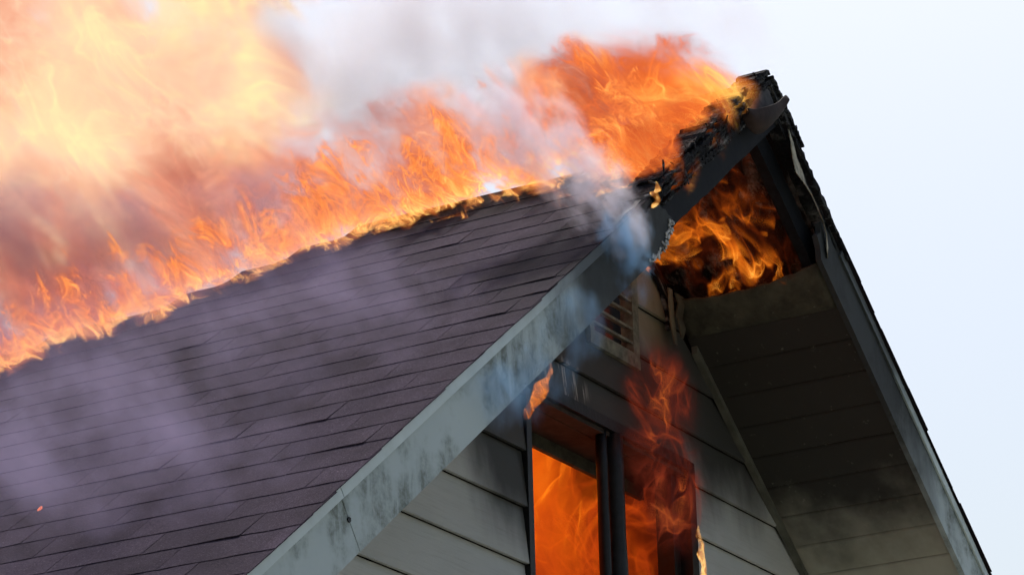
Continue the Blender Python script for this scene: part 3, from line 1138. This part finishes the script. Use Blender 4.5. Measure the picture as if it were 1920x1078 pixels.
fire_cloud("fire_plume", [((0.5, 3.95, 1.30), (0.8, 1.1, 0.85)), ((0.6, 3.40, 0.95), (0.7, 0.90, 0.80)), ((0.4, 3.75, 0.50), (0.7, 1.0, 0.75)), ((0.3, 2.95, 0.35), (0.5, 0.6, 0.45)), ((0.6, 2.85, 1.60), (0.55, 0.75, 0.60)), ((0.5, 2.75, 0.80), (0.45, 0.6, 0.45))],
           "huge soft yellow and peach fire cloud rolling off the burning roof", PEACH, 11.0, 3.2, 0.045, tilt=(None, None, (0.1, 0.14)), fade=0.62, detail=5.0, rough=0.62, contrast=5.2, soft=1.3, wamp=0.30, wsc=3.0, bias=-0.02, filw=0.07, filamp=0.9, filscale=1.6)
fire_cloud("ridge_fire", [((-0.40, 3.0, -0.32), (0.55, 1.0, 0.55)), ((-0.30, 2.2, -0.15), (0.48, 0.95, 0.50)), ((-0.15, 1.45, -0.05), (0.42, 0.85, 0.40)), ((-0.10, 0.90, -0.02), (0.40, 0.6, 0.40))],
           "salmon red fire and hot smoke churning above the burning ridge", SALMON, 4.5, 5.0, 0.036, bias=0.03, filw=0.05, filamp=2.2, tilt=(None, (1.5, -0.22), None), contrast=4.0, soft=0.9, wsc=3.2, wamp=0.28, filscale=2.2)
fire_cloud("peak_fire", [((-0.15, 0.42, -0.02), (0.34, 0.42, 0.34)), ((-0.08, 0.66, 0.08), (0.34, 0.44, 0.32)), ((-0.24, 0.10, -0.10), (0.20, 0.20, 0.18)), ((-0.48, 0.06, -0.30), (0.20, 0.17, 0.20)), ((-0.78, 0.07, -0.54), (0.22, 0.16, 0.19))],
           "deep orange fireball rolling over the roof beside the charred peak", ORANGE, 9.0, 5.0, 0.022, lean=0.7, filw=0.045, filamp=2.4, wamp=0.28, wsc=4.0, off=(2, 0, 1), voxel=0.035, contrast=3.6, bias=0.0, soft=0.9, filscale=1.9, tilt=(None, (0.3, -0.5), None))

smoke_cloud("smoke_plume", [((0.8, 2.3, 0.95), (0.75, 1.1, 0.75)), ((0.6, 1.5, 0.80), (0.75, 0.9, 0.62)), ((0.55, 0.75, 0.60), (0.6, 0.75, 0.45)), ((0.3, 1.3, 0.30), (0.4, 0.5, 0.3)), ((0.35, 0.30, 0.42), (0.35, 0.35, 0.28))],
            "pale grey and lavender smoke drifting above the roof between the fires", (0.83, 0.81, 0.88), 2.6, 3.2, 0.08, fade=0.75, detail=5.0, contrast=4.0, soft=1.0, bias=0.02)
smoke_cloud("dark_smoke_pocket", [((-0.85, 2.85, -0.22), (0.38, 0.55, 0.30)), ((-0.85, 2.30, -0.36), (0.32, 0.50, 0.24)), ((-0.75, 1.8, -0.30), (0.26, 0.40, 0.18))],
            "mauve smoke hanging between the fire cloud and the flames at far left", (0.52, 0.34, 0.40), 4.4, 4.5, 0.05, bias=0.03, contrast=4.0, soft=1.2)
smoke_cloud("roof_smoke", [((-1.95, 0.80, -1.18), (0.50, 0.62, 0.42)), ((-1.80, 1.45, -1.10), (0.45, 0.6, 0.38)), ((-2.6, 0.9, -1.75), (0.70, 0.85, 0.55)), ((-2.3, 1.7, -1.50), (0.6, 0.7, 0.46)), ((-2.1, 0.30, -1.42), (0.5, 0.32, 0.36)), ((-3.0, 0.65, -2.05), (0.65, 0.8, 0.50))],
            "thin lavender smoke veils drifting low over the shingles", (0.52, 0.45, 0.70), 1.0, 3.6, 0.065, stretch=(1, 1, 0.85), bias=0.06, contrast=4.6, detail=5.0, soft=1.4, lean=0.4, rough=0.62)
smoke_cloud("lavender_wisp", [((-1.292, -0.03, -0.985), (0.14, 0.14, 0.17)), ((-1.258, 0.02, -0.895), (0.16, 0.15, 0.18)), ((-1.232, 0.08, -0.810), (0.18, 0.17, 0.19)), ((-1.188, 0.16, -0.706), (0.19, 0.19, 0.20)),
                              ((-1.147, 0.26, -0.598), (0.19, 0.20, 0.19)), ((-1.092, 0.38, -0.486), (0.20, 0.22, 0.20)), ((-1.059, 0.52, -0.356), (0.21, 0.24, 0.20))],
            "lavender smoke column rising from the torn rake board past the flames", (0.92, 0.88, 1.0), 8.0, 11.0, 0.018, stretch=(1, 1, 0.7), contrast=5.0, voxel=0.025, bias=0.04, detail=5.0, soft=1.2)
smoke_cloud("blue_wisp", [((-1.225, -0.06, -1.165), (0.07, 0.07, 0.11)), ((-1.255, -0.06, -1.095), (0.11, 0.09, 0.14)), ((-1.300, -0.06, -1.020), (0.14, 0.11, 0.16))],
            "blue smoke curling down across the charred end of the rake board", (0.36, 0.64, 0.98), 11.0, 15.0, 0.014, stretch=(1, 1, 0.6), lean=0.0, contrast=5.5, voxel=0.02, bias=0.03, detail=5.0, soft=1.3)
smoke_cloud("blue_smoke_haze", [((-1.62, -0.05, -1.42), (0.20, 0.09, 0.17)), ((-1.84, -0.05, -1.60), (0.22, 0.09, 0.16)), ((-2.08, -0.05, -1.78), (0.24, 0.09, 0.15))],
            "blue smoke haze clinging to the middle of the left rake board", (0.36, 0.60, 0.90), 6.0, 13.0, 0.018, stretch=(1, 1, 0.42), lean=0.0, contrast=5.0, bias=0.02, voxel=0.03, detail=5.0, soft=1.4)


# ---- flames in the open gable
def mat_attic():
    mt, g = vol_mat("attic_flames")
    P = g.pos()
    xyz = g.sep(P)
    Q, nc = warped(g, P, 0.25, (1.0, 1.0, 0.6), 6.0, 0.22, (1.3, 0, 0))
    n1 = g.noise(Q, 5.0, 2.0, 0.5)
    fil = ridge(g, Q, 8.0, 0.046, 2.0)
    low = g.map(g.m("ADD", xyz[2], g.m("MULTIPLY", g.m("SUBTRACT", n1, 0.5), 1.0)), -0.50, -0.27, 1, 0, True)
    body = g.m("MULTIPLY", low, g.map(n1, 0.42, 0.58, 0, 1, True))
    hot = g.m("MULTIPLY", fil, g.m("ADD", body, 0.04))
    col = g.ramp(hot, [(0.0, (0.22, 0.024, 0.004)), (0.3, (0.70, 0.13, 0.006)), (0.7, (1.1, 0.30, 0.02)), (1.0, (1.6, 0.80, 0.14))])
    dens = g.m("ADD", g.m("MULTIPLY", body, 0.7), g.m("MULTIPLY", hot, 36.0))
    vol_out(g, dens, col, 1.25)
    return mt


o = prism("attic_flames", [(-0.26, 0.10, -0.36), (-0.02, 0.10, -0.10), (0.53, 0.10, -0.47), (0.47, 0.10, -0.60), (0.30, 0.10, -0.52), (0.0, 0.10, -0.52)], (0, 0.54, 0), mat_attic())
set_step(o, 0.013)
stuff(o, "orange flames curling inside the burnt open gable behind the torn soffit", "flames")


# ---- fire in the room
def mat_room():
    mt, g = vol_mat("room_fire")
    P = g.pos()
    xyz = g.sep(P)
    Q, nc = warped(g, P, 0.2, (1.0, 1.0, 0.7), 3.0, 0.40)
    n1 = g.noise(Q, 3.4, 4.0, 0.58)
    fil = ridge(g, Q, 4.6, 0.03, 2.0)
    left = g.map(xyz[0], -0.10, 0.22, 1, 0, True)
    hot = g.m("ADD", g.m("MULTIPLY", fil, 0.32), g.m("MULTIPLY", g.map(n1, 0.38, 0.62), 0.62))
    hot = g.m("SUBTRACT", g.m("ADD", hot, g.map(xyz[2], -1.75, -1.35, 0.0, 0.22)), g.map(xyz[0], 0.25, 0.60, 0.0, 0.38))
    col = g.ramp(hot, [(0.0, (0.26, 0.022, 0.004)), (0.4, (0.50, 0.052, 0.004)), (0.75, (0.85, 0.12, 0.004)), (1.0, (1.15, 0.28, 0.012))])
    dens = g.m("ADD", g.m("ADD", g.m("MULTIPLY", left, 4.5), 0.45), g.m("MULTIPLY", fil, g.m("ADD", 9.0, g.m("MULTIPLY", left, 2.0))))
    vol_out(g, dens, col, 1.2)
    return mt


o = prism("room_fire", [(-0.95, D + 0.23, -2.9), (1.1, D + 0.23, -2.9), (1.1, D + 0.23, -1.16), (-0.95, D + 0.23, -1.16)], (0, 0.7, 0), mat_room())
set_step(o, 0.03)
stuff(o, "orange fire filling the room behind the smashed window", "fire")


# ---- fire behind the vent slats
mv_, gv_ = vol_mat("vent_glow")
Pv = gv_.pos()
nv_ = gv_.noise(Pv, 9.0, 2.0)
vol_out(gv_, gv_.map(nv_, 0.45, 0.65, 0.3, 9.0), (0.75, 0.10, 0.02), 0.6)
o = bar("vent_fire", -0.19, 0.115, -0.87, -0.52, D + 0.06, D + 0.20, mv_, None)
set_step(o, 0.03)
stuff(o, "dull red fire glowing behind the slats of the attic vent", "fire")


# ---- thin red flames licking up the wall over the window
def mat_lick():
    mt, g = vol_mat("wall_flames")
    P = g.pos()
    Q, nc = warped(g, P, -0.1, (1.0, 1.0, 0.6), 6.0, 0.22, (4.0, 2.0, 0))
    n1 = g.noise(Q, 6.0, 2.0, 0.5)
    fil = ridge(g, Q, 10.0, 0.045, 2.0)
    q1 = g.v("LENGTH", g.v("MULTIPLY", g.v("SUBTRACT", P, (0.18, D - 0.09, -1.03)), (3.3, 9.0, 4.0)))
    q2 = g.v("LENGTH", g.v("MULTIPLY", g.v("SUBTRACT", P, (0.20, D - 0.09, -1.36)), (2.7, 9.0, 3.0)))
    q = g.m("MINIMUM", q1, q2)
    body = g.m("MULTIPLY", g.map(q, 0.25, 0.98, 1, 0, True), g.map(n1, 0.40, 0.60, 0.12, 1, True))
    hot = g.m("MULTIPLY", fil, body)
    col = g.ramp(hot, [(0.0, (0.085, 0.012, 0.008)), (0.35, (0.30, 0.038, 0.014)), (0.9, (0.85, 0.20, 0.03))])
    dens = g.m("ADD", g.m("MULTIPLY", body, 4.0), g.m("MULTIPLY", hot, 40.0))
    vol_out(g, dens, col, 1.1)
    return mt


o = prism("wall_flames", [(-0.16, D - 0.17, -1.66), (0.54, D - 0.17, -1.66), (0.58, D - 0.17, -1.25), (0.48, D - 0.17, -0.95), (0.26, D - 0.17, -0.79), (0.06, D - 0.17, -0.79), (-0.12, D - 0.17, -0.98), (-0.19, D - 0.17, -1.3)], (0, 0.135, 0), mat_lick())
set_step(o, 0.016)
stuff(o, "faint red flames licking up the sooty siding above the window", "flames")


# ---- small single flames: twisted tongues of even glow
def mat_tongue(name, stops, d_):
    mt, g = vol_mat(name)
    P = g.pos()
    Q, nc = warped(g, P, 0.0, (1, 1, 0.7), 22.0, 0.05)
    fil = ridge(g, Q, 26.0, 0.10)
    n1 = g.noise(Q, 24.0, 1.0)
    dens = g.m("MULTIPLY", g.m("ADD", g.map(n1, 0.36, 0.60, 0.08, 0.6, True), g.m("MULTIPLY", fil, 1.3)), d_)
    vol_out(g, dens, g.ramp(g.m("ADD", g.m("MULTIPLY", fil, 0.6), g.m("MULTIPLY", n1, 0.5)), stops))
    return mt


def tongue_data(pts, rads, flat=0.6, ns=10):
    P_ = [Vector(p) for p in pts]
    n = len(P_)
    sub = []
    for i in range((n - 1) * 4 + 1):
        t = i / 4
        k = min(int(t), n - 2)
        u_q = t - k
        p0, p1, p2, p3 = P_[max(k - 1, 0)], P_[k], P_[k + 1], P_[min(k + 2, n - 1)]
        q = 0.5 * ((2 * p1) + (p2 - p0) * u_q + (2 * p0 - 5 * p1 + 4 * p2 - p3) * u_q ** 2 + (3 * p1 - p0 - 3 * p2 + p3) * u_q ** 3)
        sub.append((q, rads[k] + (rads[k + 1] - rads[k]) * u_q))
    V, F = [], []
    for q, r in sub:
        for i in range(ns):
            a = 2 * math.pi * i / ns
            V.append(q + Vector((r * math.cos(a), r * flat * math.sin(a), r * 0.25 * math.cos(a))))
    m_ = len(sub)
    for j in range(m_ - 1):
        for i in range(ns):
            F.append([j * ns + i, j * ns + (i + 1) % ns, (j + 1) * ns + (i + 1) % ns, (j + 1) * ns + i])
    F += [list(range(ns))[::-1], [(m_ - 1) * ns + i for i in range(ns)]]
    return V, F


def tongue(name, pts, rads, mat, label):
    o = mesh(name, *tongue_data(pts, rads), mat, smooth=True)
    fix_normals(o.data)
    set_step(o, 0.007)
    return tag(o, label, "flame")


mt1 = mat_tongue("tongue_orange", [(0.1, (0.6, 0.10, 0.01)), (0.45, (1.0, 0.24, 0.015)), (0.9, (1.35, 0.48, 0.06))], 30.0)
mt2 = mat_tongue("tongue_yellow", [(0.1, (0.8, 0.20, 0.03)), (0.45, (1.3, 0.55, 0.10)), (0.85, (1.8, 1.2, 0.45))], 45.0)
tongue("flame", [(-0.80, 0.60, -1.385), (-0.78, 0.60, -1.345), (-0.735, 0.60, -1.305), (-0.700, 0.60, -1.262), (-0.690, 0.60, -1.225), (-0.648, 0.60, -1.195), (-0.622, 0.60, -1.165), (-0.630, 0.60, -1.125)],
       [0.012, 0.030, 0.036, 0.044, 0.036, 0.016, 0.014, 0.002], mt1, "single curved orange flame licking out of the window's upper left corner")
tongue("flame", [(0.50, 0.60, -1.75), (0.505, 0.60, -1.66), (0.520, 0.60, -1.61), (0.495, 0.60, -1.57), (0.508, 0.60, -1.53), (0.484, 0.60, -1.50), (0.488, 0.60, -1.46)],
       [0.02, 0.022, 0.014, 0.022, 0.016, 0.014, 0.002], mt2, "narrow yellow flame burning on the window's right jamb")
tongue("flame", [(-1.068, -0.045, -0.845), (-1.045, -0.045, -0.825), (-1.025, -0.045, -0.800), (-1.052, -0.045, -0.785), (-1.02, -0.045, -0.765), (-1.03, -0.045, -0.738)],
       [0.006, 0.020, 0.014, 0.022, 0.018, 0.004], mt2, "small bright yellow flame on the charred roof edge above the torn board")
# one glowing ember on the shingles
v, f = tongue_data([(-2.672, 1.190, -2.052), (-2.668, 1.188, -2.045), (-2.664, 1.186, -2.036)], [0.003, 0.008, 0.003], 0.9, 6)
me_, ge_ = newmat("glowing_ember")
em = ge_.n("ShaderNodeEmission")
em.inputs["Color"].default_value = (1.0, 0.25, 0.12, 1)
em.inputs["Strength"].default_value = 0.9
ge_.nt.links.new(em.outputs[0], ge_.out.inputs["Surface"])
o = mesh("ember", v, f, me_)
fix_normals(o.data)
tag(o, "tiny glowing red ember on the shingles at lower left", "ember")
